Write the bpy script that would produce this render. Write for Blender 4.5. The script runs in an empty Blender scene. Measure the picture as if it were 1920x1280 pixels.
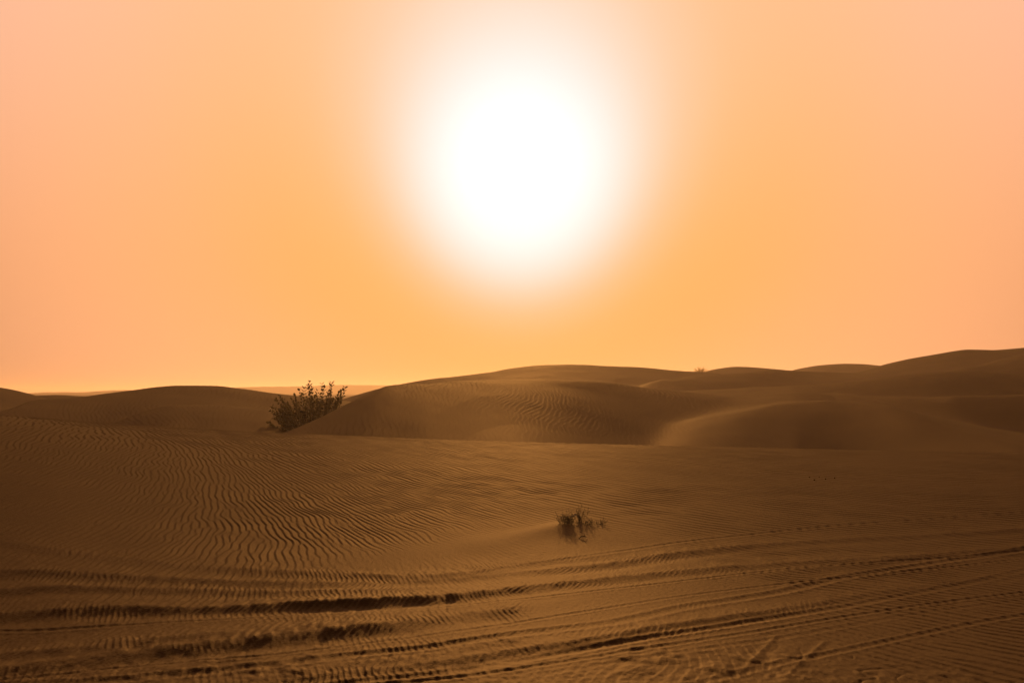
import bpy, math, random
import numpy as np

random.seed(7)
rng = np.random.default_rng(11)
R = math.radians
C = bpy.context.scene.collection

# ------------------------------------------------------------------ camera
FPX = 1867.0                 # focal length in photo pixels (1920 wide)
HORIZON = 735.0
CAM_Z = 1.9
PITCH = math.atan((HORIZON - 640.0) / FPX)
cam_d = bpy.data.cameras.new('camera')
cam_d.sensor_width = 36.0
cam_d.lens = 36.0 * FPX / 1920.0
cam_d.clip_start = 0.05
cam_d.clip_end = 6000
cam = bpy.data.objects.new('camera', cam_d)
C.objects.link(cam)
cam.location = (0, 0, CAM_Z)
cam.rotation_euler = (math.pi / 2 + PITCH, 0, 0)
bpy.context.scene.camera = cam
CP, SP = math.cos(PITCH), math.sin(PITCH)


def ray(px, py):
    u = (np.asarray(px, float) - 960.0) / FPX
    v = (640.0 - np.asarray(py, float)) / FPX
    return u, CP - v * SP, SP + v * CP


def az_tan(px, py):
    x, y, z = ray(px, py)
    return np.arctan2(x, y), z / np.hypot(x, y)


def on_plane(px, py, z=0.0):
    x, y, zz = ray(px, py)
    t = (z - CAM_Z) / zz
    return x * t, y * t


# ------------------------------------------------------------------ sun and sky
SUN_AZ, _st = az_tan(975, 322)
SUN_AZ = float(SUN_AZ)
SUN_EL = math.atan(float(_st))
SDIR = (math.sin(SUN_AZ) * math.cos(SUN_EL), math.cos(SUN_AZ) * math.cos(SUN_EL), math.sin(SUN_EL))
sl = bpy.data.lights.new('sun', 'SUN')
sl.energy = 4.4
sl.angle = R(2.0)
sl.color = (1.0, 0.56, 0.20)
so = bpy.data.objects.new('sun', sl)
C.objects.link(so)
so.rotation_euler = (math.pi / 2 - SUN_EL, 0, math.pi - SUN_AZ)

w = bpy.data.worlds.new('World')
bpy.context.scene.world = w
w.use_nodes = True
nt = w.node_tree
nt.nodes.clear()
N = nt.nodes.new
L = nt.links.new


def mth(op, a, b=None, c=None):
    n = N('ShaderNodeMath')
    n.operation = op
    for i, s in enumerate((a, b, c)):
        if s is None:
            continue
        if isinstance(s, (int, float)):
            n.inputs[i].default_value = s
        else:
            L(s, n.inputs[i])
    return n.outputs[0]


out = N('ShaderNodeOutputWorld')
bgs = N('ShaderNodeBackground')
sky = N('ShaderNodeTexSky')
sky.sky_type = 'NISHITA'
sky.sun_disc = False
sky.sun_elevation = SUN_EL
sky.sun_rotation = SUN_AZ
sky.dust_density = 8.0
sky.air_density = 1.5
tc = N('ShaderNodeTexCoord')
sep = N('ShaderNodeSeparateXYZ')
L(tc.outputs['Generated'], sep.inputs[0])
el = mth('ARCSINE', sep.outputs[2])
az = mth('SUBTRACT', mth('ARCTAN2', sep.outputs[0], sep.outputs[1]), SUN_AZ)
de = mth('SUBTRACT', el, SUN_EL)
azc = mth('MULTIPLY', mth('MULTIPLY', az, mth('COSINE', el)), 1.07)
v2 = mth('ADD', mth('MULTIPLY', azc, azc), mth('MULTIPLY', de, de))
v1 = mth('SQRT', v2)
# rings of the dusty glow: the wider the ring, the higher its centre stands above the sun
kk_ = N('ShaderNodeMapRange')
kk_.interpolation_type = 'SMOOTHSTEP'
kk_.inputs[1].default_value = R(3.0); kk_.inputs[2].default_value = R(12.5)
kk_.inputs[3].default_value = 0.0; kk_.inputs[4].default_value = 0.29
L(v1, kk_.inputs[0])
k_ = kk_.outputs[0]
k1 = mth('SUBTRACT', 1.0, mth('MULTIPLY', k_, k_))
kv = mth('MULTIPLY', k_, de)
ang = mth('DIVIDE', mth('SUBTRACT', mth('SQRT', mth('ADD', mth('MULTIPLY', kv, kv), mth('MULTIPLY', k1, v2))), kv), k1)
dot = N('ShaderNodeVectorMath')
dot.operation = 'DOT_PRODUCT'
L(tc.outputs['Generated'], dot.inputs[0])
dot.inputs[1].default_value = SDIR
angr = mth('ARCCOSINE', mth('MINIMUM', dot.outputs['Value'], 0.999999))
mw_ = N('ShaderNodeMapRange')
mw_.interpolation_type = 'SMOOTHSTEP'
mw_.inputs[1].default_value = R(28.0); mw_.inputs[2].default_value = R(62.0)
L(angr, mw_.inputs[0])
mixw = mw_.outputs[0]                                    # far from the sun the true angle counts
angm = mth('ADD', mth('MULTIPLY', ang, mth('SUBTRACT', 1.0, mixw)), mth('MULTIPLY', angr, mixw))
t = mth('DIVIDE', mth('MULTIPLY', angm, 180 / math.pi), 180.0)
ramp = N('ShaderNodeValToRGB')
ramp.color_ramp.interpolation = 'B_SPLINE'
cr = ramp.color_ramp.elements
stops = [
    (0, (1.6, 1.4, 1.25)), (2.0, (1.4, 1.25, 1.13)), (3.4, (1.14, 1.04, 0.98)), (4.8, (1.06, 0.93, 0.85)),
    (6.2, (1.04, 0.80, 0.66)), (7.7, (1.03, 0.66, 0.44)), (9.5, (1.02, 0.545, 0.26)), (12.5, (1.01, 0.465, 0.14)),
    (17, (1.0, 0.45, 0.135)), (22, (1.0, 0.45, 0.165)), (30, (1.0, 0.435, 0.195)), (38, (0.8, 0.34, 0.16)),
    (50, (0.28, 0.125, 0.045)), (75, (0.09, 0.041, 0.016)), (120, (0.04, 0.02, 0.009)), (180, (0.03, 0.0155, 0.008))]
while len(cr) < len(stops):
    cr.new(0.5)
for e, (deg, col) in zip(cr, stops):
    e.position = deg / 180.0
for e, (deg, col) in zip(cr, stops):
    e.color = (*col, 1)
L(t, ramp.inputs[0])
bg = N('ShaderNodeBackground')
pal = N('ShaderNodeMapRange')                            # the dust is paler higher up
pal.interpolation_type = 'SMOOTHSTEP'
pal.inputs[1].default_value = R(5.0); pal.inputs[2].default_value = R(24.0)
L(el, pal.inputs[0])
mxs = N('ShaderNodeMix'); mxs.data_type = 'RGBA'; mxs.blend_type = 'ADD'
mxs.inputs[7].default_value = (0.0, 0.08, 0.14, 1)
L(mth('MULTIPLY', pal.outputs[0], mth('SUBTRACT', 1.0, mixw)), mxs.inputs[0])
L(ramp.outputs[0], mxs.inputs[6])
L(mxs.outputs[2], bg.inputs[0])
bg.inputs[1].default_value = 1.0
L(sky.outputs[0], bgs.inputs[0])
bgs.inputs[1].default_value = 0.0004
ad = N('ShaderNodeAddShader')
L(bg.outputs[0], ad.inputs[0])
L(bgs.outputs[0], ad.inputs[1])
L(ad.outputs[0], out.inputs[0])

sc = bpy.context.scene
sc.view_settings.view_transform = 'Standard'
sc.view_settings.look = 'None'
sc.view_settings.exposure = 0.0
sc.view_settings.gamma = 1.0
sc.cycles.volume_bounces = 1
sc.cycles.max_bounces = 6
sc.cycles.use_denoising = True

# ------------------------------------------------------------------ helpers


def tag(o, label=None, cat=None, group=None, kind=None):
    if label: o['label'] = label
    if cat: o['category'] = cat
    if group: o['group'] = group
    if kind: o['kind'] = kind
    return o


def mesh_obj(name, verts, faces, mat, parent=None, smooth=False, loc=(0, 0, 0)):
    me = bpy.data.meshes.new(name)
    me.from_pydata([tuple(v) for v in verts], [], faces)
    if smooth:
        me.polygons.foreach_set('use_smooth', [True] * len(me.polygons))
    me.materials.append(mat)
    o = bpy.data.objects.new(name, me)
    C.objects.link(o)
    o.location = loc
    if parent: o.parent = parent
    return o


class VNoise:
    """tileable smooth value noise"""
    def __init__(self, seed, n=256):
        self.n = n
        self.g = np.random.default_rng(seed).uniform(-1, 1, (n, n)).astype(np.float32)

    def __call__(self, x, y):
        xi = np.floor(x).astype(np.int64); yi = np.floor(y).astype(np.int64)
        fx = (x - xi); fy = (y - yi)
        fx = fx * fx * fx * (fx * (fx * 6 - 15) + 10); fy = fy * fy * fy * (fy * (fy * 6 - 15) + 10)
        n = self.n
        a = self.g[yi % n, xi % n]; b = self.g[yi % n, (xi + 1) % n]
        c = self.g[(yi + 1) % n, xi % n]; d = self.g[(yi + 1) % n, (xi + 1) % n]
        return (a * (1 - fx) + b * fx) * (1 - fy) + (c * (1 - fx) + d * fx) * fy


def fbm(x, y, seed, octaves=3):
    s = 0; amp = 1.0; f = 1.0
    for k in range(octaves):
        s = s + amp * VNoise(seed + k)(x * f + 17.3 * k, y * f - 9.1 * k)
        amp *= 0.5; f *= 2.03
    return s


def sstep(a, b, x):
    t = np.clip((x - a) / (b - a), 0, 1)
    return t * t * (3 - 2 * t)


def smax(a, b, k):
    d = a - b
    return 0.5 * (a + b + np.sqrt(d * d + k * k))


def interp_s(x, xp, fp):
    """monotone cubic interpolation, flat ends"""
    xp = np.asarray(xp, float); fp = np.asarray(fp, float)
    h = np.diff(xp); dl = np.diff(fp) / h
    m = np.zeros_like(fp)
    for i in range(1, len(xp) - 1):
        if dl[i - 1] * dl[i] > 0:
            w1 = 2 * h[i] + h[i - 1]; w2 = h[i] + 2 * h[i - 1]
            m[i] = (w1 + w2) / (w1 / dl[i - 1] + w2 / dl[i])
    xc = np.clip(x, xp[0], xp[-1])
    i = np.clip(np.searchsorted(xp, xc) - 1, 0, len(xp) - 2)
    t = (xc - xp[i]) / h[i]
    t2 = t * t; t3 = t2 * t
    return ((2 * t3 - 3 * t2 + 1) * fp[i] + (t3 - 2 * t2 + t) * h[i] * m[i] + (-2 * t3 + 3 * t2) * fp[i + 1] + (t3 - t2) * h[i] * m[i + 1])


# ------------------------------------------------------------------ dunes: crest lines (photo x, photo y, distance in m)
class Dune:
    def __init__(self, pts, front, back, wf=1.0, wb=0.6, k=0.15, sm=1.0):
        p = np.array(pts, float)
        self.az, tn = az_tan(p[:, 0], p[:, 1])
        self.r = p[:, 2]
        self.z = CAM_Z + tn * self.r
        self.f, self.b, self.wf, self.wb, self.k = front, back, wf, wb, k
        if isinstance(front, (list, tuple)):
            self.fa = az_tan(np.array([q[0] for q in front]), 735.0)[0]
            self.fv = np.array([q[1] for q in front])

        # crest sampled finely, and smoothed over ever wider stretches: the slope loses the crest's kinks further down
        self.ga = np.arange(-R(60), R(60), R(0.05))
        self.W = [0.0, 1.2, 3.0, 6.0, 10.0]
        rg = interp_s(self.ga, self.az, self.r); zg = interp_s(self.ga, self.az, self.z)
        self.tr, self.tz = [], []
        for wm in self.W:
            sg = sm * wm / float(np.mean(p[:, 2])) / R(0.05) * 0.6 + 0.5
            n_ = int(4 * sg) + 1
            kx = np.exp(-(np.arange(-n_, n_ + 1) / sg) ** 2 / 2); kx /= kx.sum()
            self.tr.append(np.convolve(np.pad(rg, n_, 'edge'), kx, 'valid'))
            self.tz.append(np.convolve(np.pad(zg, n_, 'edge'), kx, 'valid'))
        self.tr = np.array(self.tr); self.tz = np.array(self.tz)

    def height(self, a, r):
        f = np.clip((a - self.ga[0]) / R(0.05), 0, len(self.ga) - 1.001)
        i = f.astype(np.int64); f = f - i
        rc = self.tr[0, i] * (1 - f) + self.tr[0, i + 1] * f
        g = np.interp(np.abs(rc - r), [0, 1.5, 4.0, 9.0, 16.0], [0, 1, 2, 3, 4])
        j = np.clip(g.astype(np.int64), 0, 3); g = g - j
        rc = (self.tr[j, i] * (1 - f) + self.tr[j, i + 1] * f) * (1 - g) + (self.tr[j + 1, i] * (1 - f) + self.tr[j + 1, i + 1] * f) * g
        zc = (self.tz[j, i] * (1 - f) + self.tz[j, i + 1] * f) * (1 - g) + (self.tz[j + 1, i] * (1 - f) + self.tz[j + 1, i + 1] * f) * g
        d = rc - r
        f = interp_s(a, self.fa, self.fv) if isinstance(self.f, (list, tuple)) else self.f
        hf = f * (np.sqrt(d * d + self.wf ** 2) - self.wf)
        hb = self.b * (np.sqrt(d * d + self.wb ** 2) - self.wb)
        return zc - np.where(d > 0, hf, hb)


DUNES = [
    # far hazy dunes
    Dune([(-900, 733, 936), (-200, 736, 900), (50, 737, 900), (90, 735, 846), (150, 735, 828), (200, 732, 828), (245, 731, 864), (330, 733, 864), (420, 727, 900), (480, 725, 936), (560, 724, 972), (640, 721.5, 1008), (720, 722, 1008), (820, 724, 1008), (1000, 730, 1008), (2900, 731, 1008)], 0.06, 0.12, 8, 5, 0.5),
    # right: farthest pale mound, middle mound, big hill
    Dune([(1390, 765, 165), (1425, 735, 165), (1470, 700, 165), (1500, 691, 166), (1540, 684.5, 168), (1580, 682, 170), (1620, 683, 170), (1660, 687, 170), (1720, 698, 170), (1800, 735, 170), (1860, 765, 170)], 0.10, 0.3, 6, 3, 0.4),
    Dune([(1200, 770, 125), (1245, 735, 125), (1290, 709, 125), (1315, 699, 126), (1345, 691, 128), (1385, 688, 130), (1415, 689, 130), (1450, 691.5, 130), (1500, 700, 128), (1560, 725, 128), (1640, 760, 128)], 0.10, 0.3, 5, 3, 0.3),
    Dune([(560, 790, 92), (640, 751, 90), (700, 732, 90), (753, 720, 92), (800, 712, 93), (840, 708, 94), (880, 703.5, 95), (923, 698, 96), (967, 690, 97), (1007, 685.5, 98), (1057, 684.5, 98), (1140, 687, 98), (1207, 690.5, 98), (1280, 695.5, 97), (1320, 698, 96), (1360, 704, 95), (1420, 716, 95), (1500, 740, 95)], 0.13, 0.35, 4, 2, 0.3),
    Dune([(1060, 790, 78), (1150, 747, 78), (1195, 730, 79), (1215, 720, 80), (1240, 713.5, 82), (1280, 709, 85), (1330, 705, 88), (1400, 700, 92), (1440, 695.5, 96), (1480, 695, 100), (1540, 698, 104), (1600, 698.5, 108), (1640, 689, 110), (1665, 682, 110), (1700, 674, 110), (1760, 664, 110), (1820, 656, 110), (1870, 657, 110), (1920, 652, 110), (2000, 646, 110), (2300, 670, 110), (2900, 700, 105)], [(1200, 0.12), (1500, 0.15), (1700, 0.22), (2000, 0.22)], 0.4, 3, 2, 0.3),
    Dune([(1600, 760, 88), (1650, 735, 88), (1690, 714, 88), (1747, 699, 89), (1800, 691, 90), (1847, 682, 92), (1885, 672, 94), (1920, 664, 95), (2000, 655, 95), (2400, 700, 95)], 0.26, 0.16, 2, 1.5, 0.3),
    # long rippled ridge right of the middle
    Dune([(1080, 765, 66), (1140, 745, 67), (1200, 734.5, 68), (1280, 734, 69), (1400, 728.5, 71), (1480, 724, 72), (1540, 720.5, 73), (1580, 717, 73), (1620, 713, 73), (1680, 705, 73), (1750, 697.5, 73), (1810, 694, 73), (1870, 697, 73), (1920, 702, 73), (2100, 720, 73), (2900, 735, 73)], [(1080, 0.10), (1480, 0.10), (1640, 0.2), (2000, 0.26)], 0.35, 4, 2, 0.2),
    # left: back mound, low rippled ridge, long dune
    Dune([(-900, 700, 80), (-200, 704, 78), (-60, 715, 75), (0, 725, 75), (20, 729, 75), (45, 736, 74), (75, 745, 73), (110, 758, 72), (160, 790, 70)], 0.2, 0.35, 2, 1.5, 0.2),
    Dune([(20, 760, 86), (45, 746, 86), (62, 742, 86), (100, 741, 86), (140, 743, 86), (190, 748, 86), (240, 765, 86)], 0.08, 0.2, 3, 2, 0.2),
    Dune([(-900, 775, 44), (0, 774, 46), (25, 767, 47), (60, 753, 49), (100, 749, 50), (150, 745, 51), (200, 738, 53), (250, 731.5, 55), (300, 726.5, 56), (350, 724.5, 57), (400, 725, 57), (450, 729, 57), (520, 738, 57), (600, 747, 57), (680, 757, 57), (760, 790, 57), (860, 830, 57)], [(0, 0.28), (150, 0.22), (300, 0.14), (700, 0.12)], 0.35, 2.5, 1.5, 0.2),
    Dune([(120, 870, 37), (190, 803, 38), (225, 789, 39), (255, 777, 40), (290, 767, 41), (330, 761.5, 42), (370, 760, 43), (420, 762, 43), (480, 766.5, 43), (540, 768, 44), (600, 778, 44), (660, 797, 44), (740, 840, 44), (840, 930, 44)], [(200, .17), (330, 0.10), (480, 0.12), (660, .1)], 0.02, 1.2, 1.0, 0.06),
    # centre dune with the flank that runs down to the shrub
    Dune([(440, 860, 30), (500, 829, 31.5), (540, 810, 33), (570, 797, 34), (600, 783, 35), (630, 768, 36), (660, 753, 37), (700, 735, 38.5), (728, 724, 40), (760, 721, 42), (800, 720.5, 44), (850, 716, 48), (920, 712, 52), (1000, 710, 54), (1060, 711, 54), (1110, 714, 55), (1160, 719, 57), (1200, 725, 59), (1260, 731, 61), (1320, 738, 62), (1400, 750, 62), (1480, 770, 62), (1600, 815, 62)], [(500, 0.24), (700, 0.21), (800, 0.17), (1000, 0.13), (1300, 0.16)], 0.3, 2.5, 0.8, 0.15),
    # right: ledge with dark face
    Dune([(1400, 810, 66), (1500, 754, 66), (1560, 738, 64), (1610, 742, 62), (1650, 745.5, 60), (1700, 746.5, 58), (1750, 746, 57), (1800, 744.5, 56), (1860, 742.5, 56), (1920, 741, 56), (2200, 740, 56), (2900, 770, 56)], [(1500, .1), (1600, .18), (1700, 0.34), (2000, 0.34)], 0.02, 1.0, 1.5, 0.12),
    # right: dark hollow face in front of the smooth band
    Dune([(1160, 850, 46), (1240, 806, 47), (1330, 783, 48), (1400, 769, 49), (1440, 761, 50), (1500, 756, 51), (1560, 754, 51), (1620, 756, 50), (1660, 762, 48), (1700, 773, 46), (1750, 789, 44), (1830, 813, 41), (1920, 836, 38), (2100, 870, 36), (2900, 950, 36)], [(1200, 0.08), (1340, 0.14), (1460, 0.21), (1600, 0.30), (2000, 0.34)], 0.03, 3.2, 3.0, 0.4, 0.6),
]
# near dune crest
NEAR = np.array([(-900, 742, 20), (-300, 762, 21), (0, 778.5, 22), (100, 785.5, 22.2), (200, 793, 22.5), (300, 799.5, 22.8), (400, 805.5, 23.2), (500, 811, 23.5), (640, 816.5, 24), (800, 823, 24.5), (1000, 829.5, 25), (1200, 834.5, 25.4), (1400, 839, 25.8), (1600, 843.5, 26), (1800, 847.5, 26), (1920, 849.5, 26), (2300, 860, 26), (2900, 870, 26)], float)
N_AZ, N_TN = az_tan(NEAR[:, 0], NEAR[:, 1])
N_R = NEAR[:, 2]
N_Z = CAM_Z + N_TN * N_R
N_FOOT = interp_s(NEAR[:, 0], [-900, 0, 500, 1000, 1400, 1900, 2900], [8.0, 8.3, 9.6, 11.0, 12.0, 13.0, 14.0])

# ------------------------------------------------------------------ wheel tracks (photo points on the flat foreground, with height of the lip in m)
TRACKS = [
    # pts (px, py, lip), width, type
    ([(-300, 1215, .02), (0, 1168, .035), (100, 1157, .04), (200, 1147, .045), (300, 1142, .045), (430, 1136, .055), (500, 1133, .07), (640, 1126, .088), (807, 1115, .08), (923, 1105, .055), (1040, 1092, .045), (1280, 1067, .035), (1480, 1051, .04), (1680, 1042, .035), (1913, 1027, .04), (2200, 1010, .03)], .13, 0),
    ([(300, 1084, .01), (480, 1082, .03), (640, 1081, .035), (750, 1080, .045), (840, 1074, .05), (940, 1062, .035), (1040, 1048, .02), (1140, 1040, .01), (1300, 1020, .0)], .16, 0),
    ([(-300, 1160, .02), (0, 1117, .03), (133, 1108, .03), (267, 1104, .03), (400, 1100, .03), (640, 1094, .03), (740, 1090, .03), (850, 1083, .03), (960, 1071, .03), (1100, 1058, .045), (1280, 1034, .045), (1480, 1018, .03), (1680, 1011, .03), (1913, 1000, .045), (2200, 985, .03)], .14, 0),
    ([(-300, 1155, .01), (0, 1140, .02), (100, 1128, .03), (267, 1119, .03), (400, 1113, .03), (640, 1108, .03), (760, 1102, .02), (900, 1090, .0), (1100, 1070, 0)], .12, 0),
    ([(-300, 1300, .04), (0, 1245, .05), (90, 1234, .05), (233, 1215, .06), (400, 1197, .075), (520, 1184, .08), (633, 1173, .08), (740, 1163, .06), (850, 1150, .03), (940, 1141, .045), (1000, 1134, .01), (1200, 1110, .0)], .15, 0),
    ([(-300, 1250, .01), (0, 1221, .03), (200, 1206, .04), (300, 1195, .035), (500, 1181, .02), (640, 1170, .01), (700, 1160, .0)], .12, 0),
    ([(100, 1278, .02), (333, 1260, .02), (500, 1245, .02), (640, 1228, .025), (807, 1209, .035), (873, 1200, .03), (973, 1187, .02), (1140, 1168, .012), (1280, 1138, .015), (1447, 1111, .02), (1580, 1081, .02), (1713, 1060, .025), (1913, 1034, .02), (2200, 1005, .02)], .10, 1),
    ([(300, 1310, .03), (483, 1277, .03), (633, 1255, .035), (807, 1236, .04), (927, 1216, .04), (1067, 1198, .045), (1280, 1162, .04), (1447, 1140, .035), (1580, 1117, .025), (1713, 1097, .02), (1913, 1073, .015), (2200, 1050, .01)], .10, 0),
    ([(300, 1290, .02), (480, 1268, .02), (640, 1243, .02), (807, 1224, .02), (920, 1205, .02), (1040, 1190, 0.0), (1200, 1170, 0)], .09, 0),
    ([(400, 1320, .02), (640, 1276, .025), (800, 1260, .02), (940, 1240, .012), (1100, 1212, .02), (1280, 1181, .03), (1480, 1151, .02), (1613, 1130, .012), (1800, 1095, .01), (2100, 1050, .005)], .08, 1),
    ([(800, 1300, .01), (940, 1273, .015), (1107, 1245, .015), (1280, 1219, .018), (1447, 1194, .018), (1580, 1172, .015), (1700, 1152, .012), (1780, 1141, .015), (1913, 1124, .012), (2200, 1085, .01)], .06, 1),
    ([(1400, 1080, .0), (1480, 1067, .02), (1600, 1055, .035), (1680, 1046, .04), (1800, 1040, .02), (1913, 1038, .03), (2200, 1030, .02)], .12, 0),
]
TRACKS += [
    ([(-300, 1195, .02), (0, 1190, .03), (250, 1170, .03), (500, 1158, .02), (700, 1150, .01), (900, 1130, .03), (1200, 1096, .03), (1500, 1062, .03), (1750, 1046, .03), (2200, 1020, .02)], .05, 1),
    ([(-300, 1285, .03), (0, 1266, .04), (250, 1243, .03), (500, 1222, .04), (760, 1192, .03), (1000, 1160, .03), (1250, 1120, .02), (1500, 1088, .03), (1750, 1064, .03), (2200, 1030, .02)], .05, 1),
    ([(300, 1325, .03), (600, 1290, .03), (860, 1262, .04), (1100, 1228, .03), (1350, 1190, .03), (1600, 1150, .03), (1913, 1108, .03), (2200, 1080, .02)], .05, 1),
    ([(500, 1100, 0), (800, 1087, 0), (1000, 1058, .01), (1300, 1018, .03), (1600, 992, .03), (1920, 978, .02), (2200, 965, .02)], .07, 1),
    ([(1200, 1290, .02), (1450, 1240, .03), (1700, 1190, .03), (1920, 1150, .03), (2200, 1110, .02)], .06, 1),
]
TR = []
for pts, wd, typ in TRACKS:
    p = np.array(pts, float)
    X, Y = on_plane(p[:, 0], p[:, 1], 0.42 * p[:, 2])
    o = np.argsort(X)
    TR.append((X[o], Y[o], p[o, 2] * (0.4 if wd < 0.075 and typ == 1 else 1.0), wd, typ))

# small pushed-up heap beside the tuft and its wind tail
TUFT = on_plane(1062, 985, 0.12)
TAIL_END = on_plane(690, 1062, 0.03)


def seg_dist(x, y, a, b):
    ax, ay = a; bx, by = b
    dx, dy = bx - ax, by - ay
    t = ((x - ax) * dx + (y - ay) * dy) / (dx * dx + dy * dy)
    tc_ = np.clip(t, 0, 1)
    return np.hypot(x - (ax + tc_ * dx), y - (ay + tc_ * dy)), tc_


def macro(x, y):
    """large shape of the sand, without tracks or ripples"""
    a = np.arctan2(x, y); r = np.hypot(x, y)
    # ground beyond the near dune
    base = -0.25 + 0.012 * np.clip(r - 28, 0, 60) + 0.0 * r
    base = base + np.clip(r, 30, 200) / 200 * 0.35 * fbm(x / 17, y / 17, 40, 2) - 0.0006 * np.clip(r - 90, 0, 300)
    base = base - (1.5 + 1.1 * sstep(R(8.5), R(14), a)) * np.exp(-((r - 35) / 9) ** 2)
    z = base
    wx = fbm(x / 9 + 50, y / 9, 60, 2)
    for d in DUNES:
        z = smax(z, d.height(a, r + 0.0), d.k)
    # wind-worked unevenness on the slopes
    z = z + np.clip((r - 27) / 20, 0, 1) * (0.035 * fbm(x / 3.2, y / 5.0, 70, 3) + .05 * wx * np.clip(1 - (r - 60) / 80, 0, 1))
    # dunes far outside the picture
    side = sstep(R(32), R(60), np.abs(a))
    wild = 1.2 * fbm(x / 30, y / 30, 90, 3) + np.clip(r / 300, 0, 1) * 4 * fbm(x / 120, y / 120, 95, 2)
    z = z * (1 - side) + (wild * sstep(15, 80, r)) * side
    z = z + sstep(1150, 1500, r) * (1.6 * fbm(x / 150, y / 150, 33, 3) - 2.6)
    # the near dune
    rc = interp_s(a, N_AZ, N_R); zc = interp_s(a, N_AZ, N_Z); r0 = interp_s(a, N_AZ, N_FOOT)
    u = np.clip((r - r0) / (rc - r0), 0, 1)
    prof = np.where(u < 1, (1 - (1 - u) ** 1.9) * 0.5 + 0.5 * u * u * (3 - 2 * u), 1)
    face = zc * prof
    db = np.maximum(r - rc, 0)
    back = zc - 0.42 * (np.sqrt(db * db + 1.3 ** 2) - 1.3)
    near = np.where(r < rc, face, back)
    near = near + (0.014 - 0.010 * sstep(12, 16, r)) * fbm(x / 2.6, y / 3.1, 21, 3) * sstep(4, 9, r) * (1 - 0.8 * sstep(rc - 3, rc, r))
    z = np.where(r < rc, near, smax(near, z, 0.12))
    return z


def tracks(x, y):
    r = np.hypot(x, y)
    z = np.zeros_like(x); infl = np.zeros_like(x)
    wob = 0.035 * VNoise(5)(x * 1.3, y * 0.6) + 0.012 * VNoise(6)(x * 5, y * 3)
    for k, (X, Y, A, wd, typ) in enumerate(TR):
        c = interp_s(x, X, Y); Ax = interp_s(x, X, A)
        e = 0.05
        sl_ = (interp_s(x + e, X, Y) - interp_s(x - e, X, Y)) / (2 * e)
        d = (y - c) / np.sqrt(1 + sl_ ** 2) + wob * wd * 2.2
        rough = 1 + 0.25 * VNoise(100 + k)(x * 9, y * 4) + 0.18 * VNoise(130 + k)(x * 26, y * 7)
        if typ == 0:
            # lip: gentle behind, steep in front, then a rut
            lip = np.where(d > 0, np.exp(-d / (wd * 2.2)), np.exp(-(d / (wd * 0.9)) ** 2))
            rut = -0.45 * np.exp(-((d + wd * 2.0) / (wd * 0.9)) ** 2)
            z = z + 0.42 * Ax * (1 - 0.3 * sstep(0.5, 3.5, x)) * rough * (lip + rut)
            infl = np.maximum(infl, np.exp(-((d + wd * 0.8) / (wd * 2.4)) ** 2) * np.clip(Ax / 0.03, 0, 1))
        else:
            # narrow wheel groove with two small berms
            z = z + 0.3 * Ax * rough * (np.exp(-((d - wd) / (wd * 0.4)) ** 2) - 0.8 * np.exp(-(d / (wd * 0.6)) ** 2) + 0.8 * np.exp(-((d + wd) / (wd * 0.4)) ** 2))
            infl = np.maximum(infl, np.exp(-(d / (wd * 1.6)) ** 2) * np.clip(Ax / 0.02, 0, 1) * .8)
    fade = sstep(3.0, 5.0, r)
    return z * fade, infl * fade


# ------------------------------------------------------------------ wind ripples from band-filtered noise
def ripple_grid(x0, x1, y0, y1, dx, lams, thetas, theta_f, lam_f, seed, sr=0.13, st=R(5.5)):
    nx = int((x1 - x0) / dx); ny = int((y1 - y0) / dx)
    g = np.random.default_rng(seed).standard_normal((ny, nx)).astype(np.float32)
    F = np.fft.fft2(g)
    ky = np.fft.fftfreq(ny, dx)[:, None]; kx = np.fft.fftfreq(nx, dx)[None, :]
    kk = np.hypot(kx, ky); th = np.arctan2(ky, kx)
    xs = x0 + dx * np.arange(nx); ys = y0 + dx * np.arange(ny)
    XX, YY = np.meshgrid(xs, ys)
    TH = theta_f(XX, YY); LM = np.log(lam_f(XX, YY))
    Z = np.zeros((ny, nx), np.complex64)
    dth = thetas[1] - thetas[0]
    ll = np.log(np.array(lams)); dl = ll[1] - ll[0] if len(ll) > 1 else 1.0
    for li, lam in enumerate(lams):
        wl = np.clip(1 - np.abs(np.clip(LM, ll[0], ll[-1]) - ll[li]) / dl, 0, 1) if len(ll) > 1 else 1.0
        rad = np.exp(-((kk * lam - 1) ** 2) / (2 * sr * sr))
        for t0 in thetas:
            wt = np.clip(1 - np.abs(np.clip(TH, thetas[0], thetas[-1]) - t0) / dth, 0, 1) * wl
            if not np.any(wt > 0):
                continue
            G = rad * np.exp(-((th - t0) ** 2) / (2 * st * st))
            f = np.fft.ifft2(F * G)
            f /= np.sqrt(np.mean(np.abs(f) ** 2))
            Z += (f * wt).astype(np.complex64)
    return (x0, y0, dx, Z)


def sample(grid, x, y):
    x0, y0, dx, Z = grid
    ny, nx = Z.shape
    fx = np.clip((x - x0) / dx, 0, nx - 1.001); fy = np.clip((y - y0) / dx, 0, ny - 1.001)
    ix = fx.astype(np.int64); iy = fy.astype(np.int64)
    fx -= ix; fy -= iy
    return (Z[iy, ix] * (1 - fx) + Z[iy, ix + 1] * fx) * (1 - fy) + (Z[iy + 1, ix] * (1 - fx) + Z[iy + 1, ix + 1] * fx) * fy


def rip_profile(Z, amp_soft=0.3):
    p = np.angle(Z)
    m = np.abs(Z)
    m = m / (m + amp_soft)                      # weak where crests fork
    return m * (np.sin(p) + 0.40 * np.sin(2 * p) + 0.14 * np.sin(3 * p)) * 1.08


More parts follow.
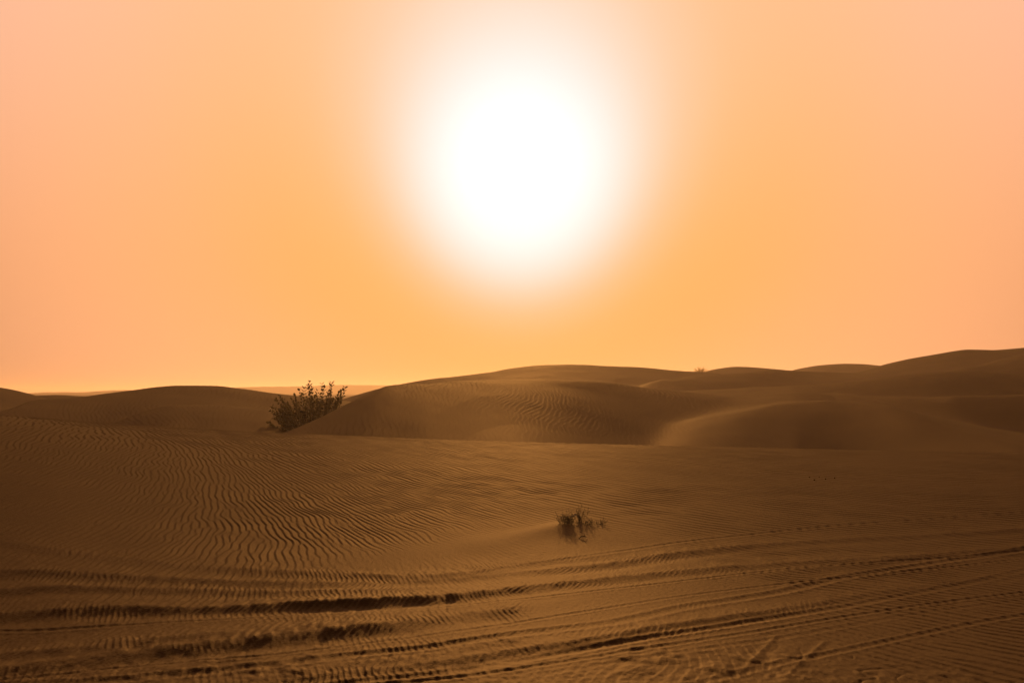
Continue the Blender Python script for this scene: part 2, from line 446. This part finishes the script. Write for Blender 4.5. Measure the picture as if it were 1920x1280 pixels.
def gauss_field(pts, x, y, s):
    num = 0; den = 1e-9
    for (px, py, z, v) in pts:
        X, Y = on_plane(px, py, z)
        wgt = np.exp(-((x - X) ** 2 + ((y - Y) * 0.6) ** 2) / (2 * s * s)) + 1e-7
        num = num + wgt * v; den = den + wgt
    return num / den


TH_PTS = [(80, 850, .9, 16), (80, 800, 1.1, 34), (300, 820, 1.0, 40), (100, 950, .5, -6), (200, 900, .6, -2), (300, 880, .7, 8), (300, 950, .5, 2), (300, 1020, .2, 6), (400, 980, .35, 14), (400, 1040, .15, 16), (500, 1030, .2, 28), (450, 880, .7, 26), (420, 850, .9, 34), (550, 930, .5, 34), (600, 860, .7, 38), (700, 1000, .2, 38), (650, 940, .45, 36), (850, 980, .3, 38), (800, 920, .4, 38), (900, 860, .6, 42), (1000, 1000, .15, 40), (1000, 930, .3, 42),
          (1200, 900, .4, 48), (1400, 950, .2, 50), (1600, 880, .3, 54), (1850, 950, .1, 52), (1500, 1080, 0, 44), (1800, 1100, 0, 40), (1700, 1200, 0, 46), (1100, 1100, 0, 40), (850, 1040, .05, 40),
          (100, 1100, 0, -12), (300, 1085, 0, -8), (600, 1090, 0, -4), (500, 1160, 0, -10), (100, 1240, 0, -35), (400, 1240, 0, -28), (800, 1200, 0, -15), (1000, 1250, 0, -30), (1400, 1250, 0, 5), (1900, 1260, 0, 40)]
LM_PTS = [(100, 900, .7, .075), (100, 820, .9, .11), (300, 820, 1.0, .12), (300, 950, .5, .07), (200, 1000, .3, .07), (350, 1020, .2, .085), (520, 1030, .2, .115), (500, 900, .6, .08), (600, 960, .4, .085), (650, 860, .7, .115), (800, 950, .35, .10), (700, 1010, .2, .095), (900, 860, .6, .15), (1200, 900, .4, .17), (1200, 850, .45, .22), (1500, 950, .2, .17), (1600, 880, .3, .22), (1850, 880, .2, .24), (1850, 960, .1, .18), (1600, 1080, 0, .12), (1800, 1130, 0, .13),
          (200, 1120, 0, .075), (600, 1150, 0, .06), (600, 1085, 0, .06), (100, 1240, 0, .075), (700, 1220, 0, .10), (1100, 1120, 0, .06), (1300, 1180, 0, .06), (1300, 1260, 0, .10), (1850, 1240, 0, .15)]


def warp(x, y, s, a):
    return x + a * fbm(x / s, y / s, 201, 2), y + a * fbm(x / s + 31, y / s, 203, 2)


near_grid = ripple_grid(-17, 17, 3.5, 28.0, 0.018, [.06, .085, .12, .17, .24], [R(k) for k in range(-42, 61, 6)],
                        lambda x, y: np.radians(gauss_field(TH_PTS, x, y, 0.85)) + 0.12 * fbm(x / 1.2, y / 1.8, 301, 2),
                        lambda x, y: gauss_field(LM_PTS, x, y, 0.9), 5)
mid_grid = ripple_grid(-52, 52, 27, 84, 0.05, [.2, .3], [R(k) for k in range(-24, 61, 12)],
                       lambda x, y: R(12) + 0.5 * fbm(x / 9, y / 12, 311, 2) + R(22) * sstep(8, 20, x),
                       lambda x, y: .2 + .1 * sstep(42, 62, y), 6, 0.16, R(9))


def detail_near(x, y):
    r = np.hypot(x, y)
    a = np.arctan2(x, y)
    rc = interp_s(a, N_AZ, N_R)
    zt, infl = tracks(x, y)
    wx, wy = warp(x, y, 0.55, 0.045)
    Z = sample(near_grid, wx, wy)
    lam = gauss_field(LM_PTS, x, y, 0.9)
    am = 0.050 * lam
    # smooth places: wind tail of the tuft, patches
    d, tt = seg_dist(x, y, TUFT, TAIL_END)
    tail = np.exp(-(d / (0.22 + 0.35 * tt)) ** 2)
    patch = 0.88 + 0.12 * fbm(x / 1.9, y / 2.6, 401, 2)
    am = am * (1 - 0.9 * tail) * np.clip(patch, 0.25, 1.15) * (1 - 0.4 * infl)
    sm = gauss_field([(800, 1100, 0, .35), (1000, 1130, 0, .25), (1150, 1150, 0, .35), (1250, 1200, 0, .3), (900, 1060, .05, .3), (600, 1000, .2, 1.1), (450, 1020, .2, 1.25), (850, 930, .3, 1), (200, 900, .5, 1.1), (100, 1000, .3, .9), (1500, 950, .2, .62), (1150, 880, .5, .5), (1200, 930, .3, .55), (1350, 910, .35, .5), (1600, 880, .3, .5), (1850, 900, .2, .5), (900, 860, .6, .65), (1600, 1110, 0, 1.1),
                      (1300, 1260, 0, .6), (1850, 1260, 0, .3), (700, 1230, 0, .8), (200, 1200, 0, 1), (100, 1130, 0, .5), (1850, 1180, 0, .5)], x, y, 1.0)
    z = zt + am * sm * rip_profile(Z) * sstep(3.6, 5, r)
    # fine herringbone pressed and blown across the wheel tracks
    band = np.maximum(infl, 0.55 * (1 - sstep(-0.5, 2.5, x)) * np.clip(0.6 + 0.7 * fbm(x / 0.8, y / 0.5, 515, 2), 0, 1) * (1 - sstep(8.6, 9.8, r))) * (1 - sstep(11.5, 14, r))
    nz = VNoise(501)(x * 2.2, y * 2.2) * 0.9 + VNoise(502)(x * 9, y * 9) * 0.25
    s = x / 0.052 + nz + 1.1 * np.abs(((y * 2.3 + 0.2 * VNoise(503)(x * 0.7, y * 0.7)) % 2) - 1) * 2.2
    left = 1 - sstep(-0.5, 3.5, x) * 0.75
    z = z + band * left * 0.0024 * (np.cos(2 * np.pi * s) + 0.3 * np.cos(4 * np.pi * s + 1)) * (0.7 + 0.6 * VNoise(504)(x * 3, y * 3))
    # scuffed, lumpy sand at the bottom of the picture
    px = 960 + FPX * np.tan(np.clip(a, -1, 1))
    low = 1 - sstep(6.9, 8.4, r)
    lumps = VNoise(601)(x * 5 + 2 * VNoise(605)(x * 2, y * 2), y * 4) + 0.6 * VNoise(602)(x * 11, y * 9)
    scuff = np.clip(0.35 + fbm(x / .9, y / .7, 610, 2), 0, 1)
    z = z + low * scuff * 0.013 * np.maximum(lumps, -0.2) + low * 0.0025 * VNoise(603)(x * 24, y * 20)
    scal = np.abs(VNoise(620)(x * 4.5 + VNoise(622)(x * 3, y * 3), y * 3.5))
    z = z - low * np.clip(fbm(x / 1.1, y / 1.0, 630, 2), 0, 1) * 0.009 * np.exp(-(scal / 0.12) ** 2)
    # two crossing grooves at the lower right
    for p0, p1 in (((1385, 1262), (1455, 1190)), ((1475, 1265), (1545, 1200))):
        d2, t2 = seg_dist(x, y, on_plane(*p0), on_plane(*p1))
        z = z + 0.0035 * np.exp(-(d2 / 0.02) ** 2) - 0.002 * np.exp(-((d2 - 0.06) / 0.04) ** 2)
    # little heap where the tuft grows
    z = z + 0.018 * np.exp(-(((x - TUFT[0]) / 0.45) ** 2 + ((y - TUFT[1]) / 0.6) ** 2)) + 0.03 * tail * (1 - tt)
    # grain
    z = z + 0.0012 * VNoise(701)(x * 40, y * 25) * (1 - sstep(9, 16, r))
    return z * (1 - sstep(rc + 2, rc + 4, r))


def detail_mid(x, y):
    r = np.hypot(x, y)
    wx, wy = warp(x, y, 3.0, 0.16)
    Z = sample(mid_grid, wx, wy)
    patch = np.clip(0.25 + 0.8 * fbm(x / 8, y / 11, 801, 2), 0.2, 1)
    # strongly rippled: belly of the centre dune, long right ridge
    for (px, py, rr, sx, sy, v) in ((1030, 800, 41, 4.5, 6, 1.0), (1330, 745, 60, 9, 6, .9), (1820, 715, 68, 14, 6, 1.1), (1500, 745, 62, 8, 5, .8), (400, 740, 52, 8, 5, .35)):
        aa, tt = az_tan(px, py)
        X, Y = rr * math.sin(aa), rr * math.cos(aa)
        patch = patch + v * np.exp(-((x - X) / sx) ** 2 - ((y - Y) / sy) ** 2)
    for (px, rr, sx, sy) in ((700, 36, 5, 5), (1180, 36, 3.5, 5), (1800, 50, 9, 3.5), (560, 36, 4, 6)):
        aa, tt = az_tan(px, 760)
        X, Y = rr * math.sin(aa), rr * math.cos(aa)
        patch = patch * (1 - 0.9 * np.exp(-((x - X) / sx) ** 2 - ((y - Y) / sy) ** 2))
    fade = sstep(28, 31, r) * (1 - sstep(74, 82, r))
    return fade * 0.0075 * np.clip(patch, 0, 1.2) * rip_profile(Z)


def full(x, y):
    z = macro(x, y)
    r = np.hypot(x, y)
    m = r < 32
    if np.any(m):
        z[m] += detail_near(x[m], y[m])
    m = (r > 27.5) & (r < 110)
    if np.any(m):
        z[m] += detail_mid(x[m], y[m])
    return z


def ground_at(x, y):
    return float(full(np.array([float(x)]), np.array([float(y)]))[0])


# ------------------------------------------------------------------ sand material
def nodes(name):
    m = bpy.data.materials.new(name)
    m.use_nodes = True
    n = m.node_tree
    return m, n, n.nodes['Principled BSDF']


def set_spec(b, v):
    for k in ('Specular IOR Level', 'Specular'):
        if k in b.inputs:
            b.inputs[k].default_value = v
            return


def sand_material():
    m, n, b = nodes('sand')
    tcn = n.nodes.new('ShaderNodeTexCoord')
    n1 = n.nodes.new('ShaderNodeTexNoise'); n1.inputs['Scale'].default_value = 0.35; n1.inputs['Detail'].default_value = 5
    n2 = n.nodes.new('ShaderNodeTexNoise'); n2.inputs['Scale'].default_value = 60; n2.inputs['Detail'].default_value = 3
    n3 = n.nodes.new('ShaderNodeTexNoise'); n3.inputs['Scale'].default_value = 260; n3.inputs['Detail'].default_value = 2
    for q in (n1, n2, n3):
        n.links.new(tcn.outputs['Object'], q.inputs['Vector'])
    r1 = n.nodes.new('ShaderNodeValToRGB')
    r1.color_ramp.elements[0].position = 0.35; r1.color_ramp.elements[0].color = (0.033, 0.0165, 0.0056, 1)
    r1.color_ramp.elements[1].position = 0.68; r1.color_ramp.elements[1].color = (0.049, 0.0245, 0.0084, 1)
    n.links.new(n1.outputs[0], r1.inputs[0])
    mx = n.nodes.new('ShaderNodeMix'); mx.data_type = 'RGBA'; mx.blend_type = 'MULTIPLY'
    mx.inputs[0].default_value = 0.5
    r2 = n.nodes.new('ShaderNodeValToRGB')
    r2.color_ramp.elements[0].position = 0.3; r2.color_ramp.elements[0].color = (0.55, 0.52, 0.5, 1)
    r2.color_ramp.elements[1].position = 0.7; r2.color_ramp.elements[1].color = (1, 1, 1, 1)
    n.links.new(n3.outputs[0], r2.inputs[0])
    n.links.new(r1.outputs[0], mx.inputs[6]); n.links.new(r2.outputs[0], mx.inputs[7])
    bp = n.nodes.new('ShaderNodeBump'); bp.inputs['Strength'].default_value = 0.8; bp.inputs['Distance'].default_value = 0.004
    n.links.new(n2.outputs[0], bp.inputs['Height'])
    bp2 = n.nodes.new('ShaderNodeBump'); bp2.inputs['Strength'].default_value = 0.8; bp2.inputs['Distance'].default_value = 0.0015
    n.links.new(n3.outputs[0], bp2.inputs['Height']); n.links.new(bp.outputs[0], bp2.inputs['Normal'])
    # matt grains with a weak, iron-tinted grazing sheen
    df = n.nodes.new('ShaderNodeBsdfDiffuse'); df.inputs['Roughness'].default_value = 0.6
    gl = n.nodes.new('ShaderNodeBsdfGlossy'); gl.inputs['Roughness'].default_value = 0.7
    gl.inputs['Color'].default_value = (0.84, 0.63, 0.40, 1)
    fr = n.nodes.new('ShaderNodeFresnel'); fr.inputs['IOR'].default_value = 1.09
    ms = n.nodes.new('ShaderNodeMixShader')
    n.links.new(mx.outputs[2], df.inputs['Color'])
    for q in (df, gl, fr):
        n.links.new(bp2.outputs[0], q.inputs['Normal'])
    sc_ = n.nodes.new('ShaderNodeMath'); sc_.operation = 'MULTIPLY'; sc_.inputs[1].default_value = 0.088
    n.links.new(fr.outputs[0], sc_.inputs[0])
    n.links.new(sc_.outputs[0], ms.inputs[0]); n.links.new(df.outputs[0], ms.inputs[1]); n.links.new(gl.outputs[0], ms.inputs[2])
    n.links.new(ms.outputs[0], n.nodes['Material Output'].inputs['Surface'])
    n.nodes.remove(b)
    return m


SAND = sand_material()

# ------------------------------------------------------------------ the sheet of sand
fine = np.arange(-R(33), R(33), R(0.041))
coarse_r = np.linspace(R(33), R(327), 260)
AZ = np.concatenate([fine, coarse_r[:-1]])
NC = len(AZ)
rows = [np.linspace(0.25, 5.0, 30)[:-1], np.arange(5.0, 12.0, 0.020), np.arange(12.0, 18.0, 0.026), np.arange(18.0, 27.4, 0.036), np.arange(27.4, 31, 0.12)]
near_rows = np.concatenate(rows)
mid_rows = np.concatenate([[near_rows[-1]], np.arange(31, 75, 0.11), np.arange(75, 135, 0.3), np.arange(135, 240, 1.5)])
far_rows = np.concatenate([[mid_rows[-1]], np.geomspace(242, 1600, 140)])


def sheet(name, rr, az, label, closed=True, centre=False):
    A, Rr = np.meshgrid(az, rr)
    x = (Rr * np.sin(A)).ravel(); y = (Rr * np.cos(A)).ravel()
    z = np.empty_like(x)
    for s in range(0, len(x), 200000):
        z[s:s + 200000] = full(x[s:s + 200000], y[s:s + 200000])
    nc = len(az); nr = len(rr)
    co = np.stack([x, y, z], 1).astype(np.float32)
    i = np.arange(nr - 1)[:, None] * nc
    j = np.arange(nc)[None, :]
    j2 = (j + 1) % nc
    q = np.stack([i + j, i + j2, i + nc + j2, i + nc + j], -1).reshape(-1, 4)[:, ::-1]
    nv = len(co)
    loops = q.ravel().astype(np.int32)
    nq = len(q)
    starts = np.arange(nq, dtype=np.int32) * 4
    if centre:
        zc = ground_at(0.0, 0.001)
        co = np.vstack([co, [[0, 0, zc]]]).astype(np.float32)
        tri = np.stack([np.full(nc, nv), (np.arange(nc) + 1) % nc, np.arange(nc)], -1)
        starts = np.concatenate([starts, nq * 4 + np.arange(nc) * 3]).astype(np.int32)
        loops = np.concatenate([loops, tri.ravel()]).astype(np.int32)
    me = bpy.data.meshes.new(name)
    me.vertices.add(len(co)); me.vertices.foreach_set('co', co.ravel())
    me.loops.add(len(loops)); me.loops.foreach_set('vertex_index', loops)
    me.polygons.add(len(starts)); me.polygons.foreach_set('loop_start', starts)
    me.update(calc_edges=True)
    me.polygons.foreach_set('use_smooth', np.ones(len(starts), bool))
    me.materials.append(SAND)
    me.update()
    o = bpy.data.objects.new(name, me)
    C.objects.link(o)
    tag(o, label, None, None, 'structure')
    return o


sheet('ground', near_rows, AZ, 'rippled sand in the foreground crossed by wheel tracks up to the near dune crest', centre=True)
mid_az = AZ
sheet('dunes', mid_rows, mid_az, 'smooth and rippled sand dunes behind the near crest')
sheet('distant_dunes', far_rows, AZ[::2] if NC % 2 == 0 else AZ, 'pale hazy dunes on the horizon')


# ------------------------------------------------------------------ plants and small things
def plant_mat(name, col, var, rough=0.6, trans=0.0):
    m, n, b = nodes(name)
    tx = n.nodes.new('ShaderNodeTexNoise'); tx.inputs['Scale'].default_value = 9; tx.inputs['Detail'].default_value = 3
    cr_ = n.nodes.new('ShaderNodeValToRGB')
    cr_.color_ramp.elements[0].position = 0.3; cr_.color_ramp.elements[0].color = (*col, 1)
    cr_.color_ramp.elements[1].position = 0.7; cr_.color_ramp.elements[1].color = (*var, 1)
    tcn = n.nodes.new('ShaderNodeTexCoord')
    n.links.new(tcn.outputs['Object'], tx.inputs['Vector'])
    n.links.new(tx.outputs[0], cr_.inputs[0]); n.links.new(cr_.outputs[0], b.inputs['Base Color'])
    b.inputs['Roughness'].default_value = rough
    set_spec(b, 0.3)
    if trans:
        tr = n.nodes.new('ShaderNodeBsdfTranslucent')
        n.links.new(cr_.outputs[0], tr.inputs[0])
        ms = n.nodes.new('ShaderNodeMixShader'); ms.inputs[0].default_value = trans
        o_ = n.nodes['Material Output']
        n.links.new(b.outputs[0], ms.inputs[1]); n.links.new(tr.outputs[0], ms.inputs[2]); n.links.new(ms.outputs[0], o_.inputs[0])
    return m


LEAF = plant_mat('shrub_leaf', (0.035, 0.026, 0.009), (0.08, 0.055, 0.018), 0.6, 0.3)
STEM = plant_mat('shrub_stem', (0.06, 0.045, 0.03), (0.10, 0.075, 0.045), 0.8)
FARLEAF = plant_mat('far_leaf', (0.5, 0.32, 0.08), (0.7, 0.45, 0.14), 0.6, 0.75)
DRY = plant_mat('dry_stalk', (0.035, 0.026, 0.02), (0.085, 0.06, 0.04), 0.8)
DRY2 = plant_mat('pale_dry_stalk', (0.11, 0.08, 0.045), (0.17, 0.12, 0.065), 0.8)
PALE = plant_mat('pale_scrap', (0.62, 0.55, 0.50), (0.75, 0.69, 0.64), 0.7, 0.55)
CLOD = plant_mat('dark_clod', (0.04, 0.022, 0.010), (0.07, 0.038, 0.016), 0.9)


def tube(V, F, pts, rads, seg=5):
    base = len(V)
    pts = [np.array(p, float) for p in pts]
    for i, p in enumerate(pts):
        d = pts[min(i + 1, len(pts) - 1)] - pts[max(i - 1, 0)]
        d /= (np.linalg.norm(d) + 1e-9)
        a = np.cross(d, (0.3, 0.9, 0.1)); a /= (np.linalg.norm(a) + 1e-9)
        b = np.cross(d, a)
        for k in range(seg):
            t_ = 2 * math.pi * k / seg
            V.append(tuple(p + rads[i] * (math.cos(t_) * a + math.sin(t_) * b)))
    for i in range(len(pts) - 1):
        for k in range(seg):
            k2 = (k + 1) % seg
            F.append((base + i * seg + k, base + i * seg + k2, base + (i + 1) * seg + k2, base + (i + 1) * seg + k))
    F.append(tuple(base + k for k in range(seg))[::-1])
    F.append(tuple(base + (len(pts) - 1) * seg + k for k in range(seg)))


def leaf(V, F, p, d, nrm, ln, wd):
    """broad folded oval leaf"""
    d = d / (np.linalg.norm(d) + 1e-9)
    s = np.cross(d, nrm); s /= (np.linalg.norm(s) + 1e-9)
    n_ = np.cross(s, d)
    b = len(V)
    for (u, v, h) in ((0, 0, 0), (.3, .42, .10), (.68, .42, .12), (1, 0, .02), (.68, -.42, .12), (.3, -.42, .10), (.5, 0, 0)):
        V.append(tuple(p + d * ln * u + s * wd * v + n_ * ln * h))
    F.extend([(b, b + 1, b + 6), (b + 1, b + 2, b + 6), (b + 2, b + 3, b + 6), (b + 3, b + 4, b + 6), (b + 4, b + 5, b + 6), (b + 5, b, b + 6)])


def rv(s=1.0):
    return np.array([random.gauss(0, s), random.gauss(0, s), random.gauss(0, s)])


def empty(name, loc):
    o = bpy.data.objects.new(name, None)
    C.objects.link(o)
    o.location = loc
    o.empty_display_size = 0.2
    return o


def at(px, py, r):
    x, y, z = ray(px, py)
    k = r / math.hypot(x, y)
    return np.array([x * k, y * k, CAM_Z + z * k])


# --- big leafy shrub behind the flank of the centre dune
def big_shrub():
    r0 = 38.4
    root = at(585, 800, r0)
    root[2] = ground_at(root[0], root[1])
    e = empty('leafy_shrub', tuple(root))
    tag(e, 'large dark leafy shrub growing in the hollow beside the sandy dune flank', 'shrub')
    # outer tips as in the photo (px, py) plus random inner ones
    tips = [(494, 804), (502, 801), (506, 793), (521, 786), (509, 770), (512, 763), (518, 750), (524, 742), (532, 752), (553, 743), (562, 733), (570, 729), (577, 724), (581, 716.5), (585, 727), (594, 733), (604, 721), (608, 727), (600, 740),
            (616, 734), (620, 722), (623, 719), (634, 738), (641, 732), (646, 728), (638, 745), (639, 752), (632, 758), (540, 758), (548, 750), (574, 741), (590, 742), (526, 768), (519, 776), (516, 784), (530, 800), (625, 750), (612, 745)]
    n_in = 48
    for _ in range(n_in):
        a_ = random.random()
        px = 522 + 112 * a_
        top = 748 - 4 * math.sin(a_ * 3.1) + 12 * (1 - a_)
        bot = 806 - 42 * a_
        tips.append((px, top + (bot - top) * random.random() ** 1.1 * 0.8))
    for i, (px, py) in enumerate(tips):
        rr = r0 + random.uniform(-0.5, 1.2)
        tip = at(px, py, rr) - root
        bx = 548 + 66 * min(max((px - 495) / 150.0, 0), 1) + random.uniform(-8, 8)
        bp_ = at(bx, 800 - 0.38 * (bx - 548), r0 + random.uniform(-.15, .55))
        bp_[2] = ground_at(bp_[0], bp_[1]) - 0.03
        bp_ -= root
        mid = (bp_ + tip) / 2 + np.array([random.gauss(0, .06), random.gauss(0, .1), random.uniform(-0.12, 0.05)])
        K = 8
        P = []
        for k in range(K + 1):
            t_ = k / K
            P.append((1 - t_) ** 2 * bp_ + 2 * t_ * (1 - t_) * mid + t_ ** 2 * tip + rv(0.006) * (k > 0))
        V, F = [], []
        tube(V, F, P, [0.016 * (1 - 0.75 * k / K) for k in range(K + 1)])
        s = mesh_obj('stem', V, F, STEM, e)
        V, F = [], []
        outer = i < 38
        nl = 10 if outer else 14
        for k in range(nl):
            t_ = 0.22 + 0.78 * (k / (nl - 1)) if not outer else 0.3 + 0.7 * (k / (nl - 1)) ** 0.85
            f = t_ * K; a0 = min(int(f), K - 1); p = P[a0] + (P[a0 + 1] - P[a0]) * (f - a0)
            d = P[a0 + 1] - P[a0]; d /= np.linalg.norm(d)
            side = rv(1); side -= d * side.dot(d); side /= (np.linalg.norm(side) + 1e-9)
            ln = random.uniform(0.11, 0.175)
            leaf(V, F, p, d * 0.75 + side * 0.8, side * -0.4 + d + rv(.3), ln, ln * 0.62)
            leaf(V, F, p, d * 0.75 - side * 0.8, side * 0.4 + d + rv(.3), ln, ln * 0.62)
        mesh_obj('foliage', V, F, LEAF, s)
    return e


big_shrub()


def far_bush():
    aa, tn = az_tan(1313, 699)
    r0 = 97.5
    x, y = r0 * math.sin(aa), r0 * math.cos(aa)
    base = np.array([x, y, ground_at(x, y)])
    e = empty('distant_bush', tuple(base))
    tag(e, 'tiny golden backlit bush on the skyline of the far dunes', 'bush')
    for i in range(26):
        a_ = random.uniform(-1.25, 1.25)
        ln = random.uniform(0.35, 0.62) * (1 + .35 * abs(a_))
        tip = np.array([math.sin(a_) * ln * 1.25, random.uniform(-.3, .3), math.cos(a_) * ln * 0.85 + 0.08])
        V, F = [], []
        tube(V, F, [(random.uniform(-.12, .12), 0, -0.05), tuple(tip * .5 + rv(.03)), tuple(tip)], [.014, .01, .004], 4)
        s = mesh_obj('stem', V, F, STEM, e)
        V, F = [], []
        for k in range(16):
            t_ = random.uniform(.35, 1.02)
            leaf(V, F, tip * t_ + rv(.035), rv(1) + tip, rv(1), random.uniform(.05, .09), .045)
        mesh_obj('foliage', V, F, FARLEAF, s)


far_bush()


def tuft(name, label, cat, px, py, r, n, hmin, hmax, spread, lean, mat, rad=0.0026, rootr=0.05, twigs=0):
    aa, _ = az_tan(px, py)
    x, y = r * math.sin(aa), r * math.cos(aa)
    base = np.array([x, y, ground_at(x, y)])
    e = empty(name, tuple(base))
    tag(e, label, cat)
    stems = 6
    for g in range(n):
        V, F = [], []
        for i in range(1):
            h = random.uniform(hmin, hmax)
            a_ = random.uniform(0, 2 * math.pi); s_ = random.uniform(0, spread)
            b0 = np.array([random.gauss(0, rootr), random.gauss(0, rootr * .7), -0.015])
            tip = b0 + np.array([math.cos(a_) * s_ * h + lean[0] * h, math.sin(a_) * s_ * h + lean[1] * h, h])
            tip += rv(.02); m1 = b0 * .6 + tip * .4 + np.array([0, 0, .12 * h]) + rv(.018)
            m2 = b0 * .25 + tip * .75 + rv(.02)
            rr_ = rad * random.uniform(.7, 1.4)
            tube(V, F, [b0, m1, m2, tip], [rr_, rr_, rr_ * .8, rr_ * .3], 4)
            for q in range(twigs):
                t_ = random.uniform(.3, .9)
                p = b0 + (tip - b0) * t_
                tube(V, F, [p, p + rv(.028) + np.array([0, 0, .015])], [rr_ * .8, rr_ * .3], 4)
        mesh_obj('stalk', V, F, mat, e)
    return e


RT = float(np.hypot(*TUFT))
tuft('dry_tuft', 'dense dark dry tuft left of the pale scrap', 'dry plant', 1062, 992, RT, 64, .05, .16, 1.0, (-.18, 0), DRY, .0018, .06, 4)
tuft('dry_tuft', 'tall thin upright dry tuft just behind the pale scrap', 'dry plant', 1089, 985, RT + .35, 20, .10, .26, .45, (-.05, 0), DRY2, .0018, .03, 4)
tuft('dry_tuft', 'low dark broken tuft right of the pale scrap', 'dry plant', 1103, 986, RT + .15, 26, .04, .10, 1.0, (-.2, 0), DRY, .0021, .05, 2)
tuft('dry_tuft', 'thin flattened wisps at the right end of the tufts', 'dry plant', 1122, 984, RT + .25, 18, .02, .07, 1.6, (.3, 0), DRY, .0017, .06, 1)


def scrap():
    aa, _ = az_tan(1080, 970)
    aa, tn = az_tan(1079, 973)
    rs = np.linspace(8, 20, 3000)
    r = rs[int(np.argmax(CAM_Z + float(tn) * rs < full(rs * math.sin(aa), rs * math.cos(aa))))]
    x, y = r * math.sin(aa), r * math.cos(aa)
    z = ground_at(x, y) - .01
    V, F = [], []
    nx, ny = 9, 5
    for j in range(ny):
        for i in range(nx):
            u = i / (nx - 1) - .5; v = j / (ny - 1) - .5
            V.append((u * .11 + .006 * math.sin(9 * v + i), v * .05 + .005 * math.sin(i * 1.7), .075 + .010 * math.sin(i * 1.3 + j) + .035 * abs(v) * -1 + .012 * math.cos(u * 7)))
    for j in range(ny - 1):
        for i in range(nx - 1):
            a = j * nx + i
            F.append((a, a + 1, a + nx + 1, a + nx))
    o = mesh_obj('litter_scrap', V, F, PALE, None, False, (x, y, z))
    md = o.modifiers.new('thickness', 'SOLIDIFY'); md.thickness = 0.004
    o.rotation_euler[0] = R(10)
    tag(o, 'small pale crumpled scrap caught among the dry tufts', 'litter')


scrap()


def clod(px, py, size, label, stretch=1.6):
    lo = 5.0; hi = 26.0
    aa, tn = az_tan(px, py)
    rs = np.linspace(lo, hi, 3000)
    zz = full(rs * math.sin(aa), rs * math.cos(aa))
    ln = CAM_Z + float(tn) * rs
    idx = int(np.argmax(ln < zz))
    r = rs[idx]
    x, y = r * math.sin(aa), r * math.cos(aa)
    size *= 0.6
    V, F = [], []
    nu, nv_ = 10, 6
    ph = [random.uniform(0, 6) for _ in range(4)]
    for j in range(nv_ + 1):
        th_ = math.pi * j / nv_
        for i in range(nu):
            f = 2 * math.pi * i / nu
            k = 1 + .22 * math.sin(3 * f + ph[0] + j) + .15 * math.sin(5 * f + ph[1]) + .15 * math.cos(4 * th_ + ph[2] + i)
            V.append((size * .42 * stretch * k * math.sin(th_) * math.cos(f), size * k * math.sin(th_) * math.sin(f), size * .65 * k * math.cos(th_) + size * .25))
    for j in range(nv_):
        for i in range(nu):
            i2 = (i + 1) % nu
            F.append((j * nu + i, (j + 1) * nu + i, (j + 1) * nu + i2, j * nu + i2))
    o = mesh_obj('clod', V, F, CLOD, None, True, (x, y, ground_at(x, y)))
    o.rotation_euler[2] = random.uniform(-.6, .6)
    tag(o, label, 'clod', 'dark clods on the right of the near dune')


clod(1518, 895, .030, 'leftmost small dark clod of the row on the dune face', 1.3)
clod(1527, 900, .036, 'largest dark clod of the row, below the gap', 1.5)
clod(1536, 894, .022, 'small dark clod in the middle of the row, set highest', 1.2)
clod(1548, 898, .032, 'dark rounded clod second from the right end of the row', 1.2)
clod(1565, 896, .024, 'flat dark clod at the right end of the row', 2.2)


def twig(px, py, label, ln=.22):
    aa, tn = az_tan(px, py)
    rs = np.linspace(5, 26, 3000)
    zz = full(rs * math.sin(aa), rs * math.cos(aa))
    r = rs[int(np.argmax(CAM_Z + float(tn) * rs < zz))]
    x, y = r * math.sin(aa), r * math.cos(aa)
    z = ground_at(x, y)
    V, F = [], []
    tube(V, F, [(-ln / 2, 0, 0.0), (-ln / 6, .02, .02), (ln / 5, -.01, .028), (ln / 2, .02, .012)], [.004, .007, .006, .002], 6)
    tube(V, F, [(ln / 8, 0, .024), (ln / 4, .03, .05), (ln / 3, .05, .06)], [.004, .003, .001], 5)
    tube(V, F, [(-ln / 8, .015, .02), (-ln / 5, -.04, .03)], [.004, .001], 5)
    o = mesh_obj('twig', V, F, DRY, None, True, (x, y, z))
    o.rotation_euler[2] = .15
    tag(o, label, 'twig')


twig(1093, 1009, 'short dark twig lying on rippled sand below the dry tufts', .11)

# ------------------------------------------------------------------ dusty air
bpy_me = bpy.data.meshes.new('haze')
X0, Z0, Z1 = 1750.0, -12.0, 11.0
vv = [(sx * X0, sy * X0, z) for z in (Z0, Z1) for sx, sy in ((-1, -1), (1, -1), (1, 1), (-1, 1))]
ff = [(0, 3, 2, 1), (4, 5, 6, 7), (0, 1, 5, 4), (1, 2, 6, 5), (2, 3, 7, 6), (3, 0, 4, 7)]
bpy_me.from_pydata(vv, [], ff)
hm = bpy.data.materials.new('haze')
hm.use_nodes = True
hn = hm.node_tree
hn.nodes.clear()
ho = hn.nodes.new('ShaderNodeOutputMaterial')
pv = hn.nodes.new('ShaderNodeVolumePrincipled')
pv.inputs['Color'].default_value = (0.95, 0.69, 0.50, 1)
pv.inputs['Density'].default_value = 0.0006
pv.inputs['Anisotropy'].default_value = 0.5
hn.links.new(pv.outputs[0], ho.inputs['Volume'])
bpy_me.materials.append(hm)
hz = bpy.data.objects.new('haze', bpy_me)
C.objects.link(hz)
tag(hz, 'thin dusty golden air over the dunes', None, None, 'stuff')
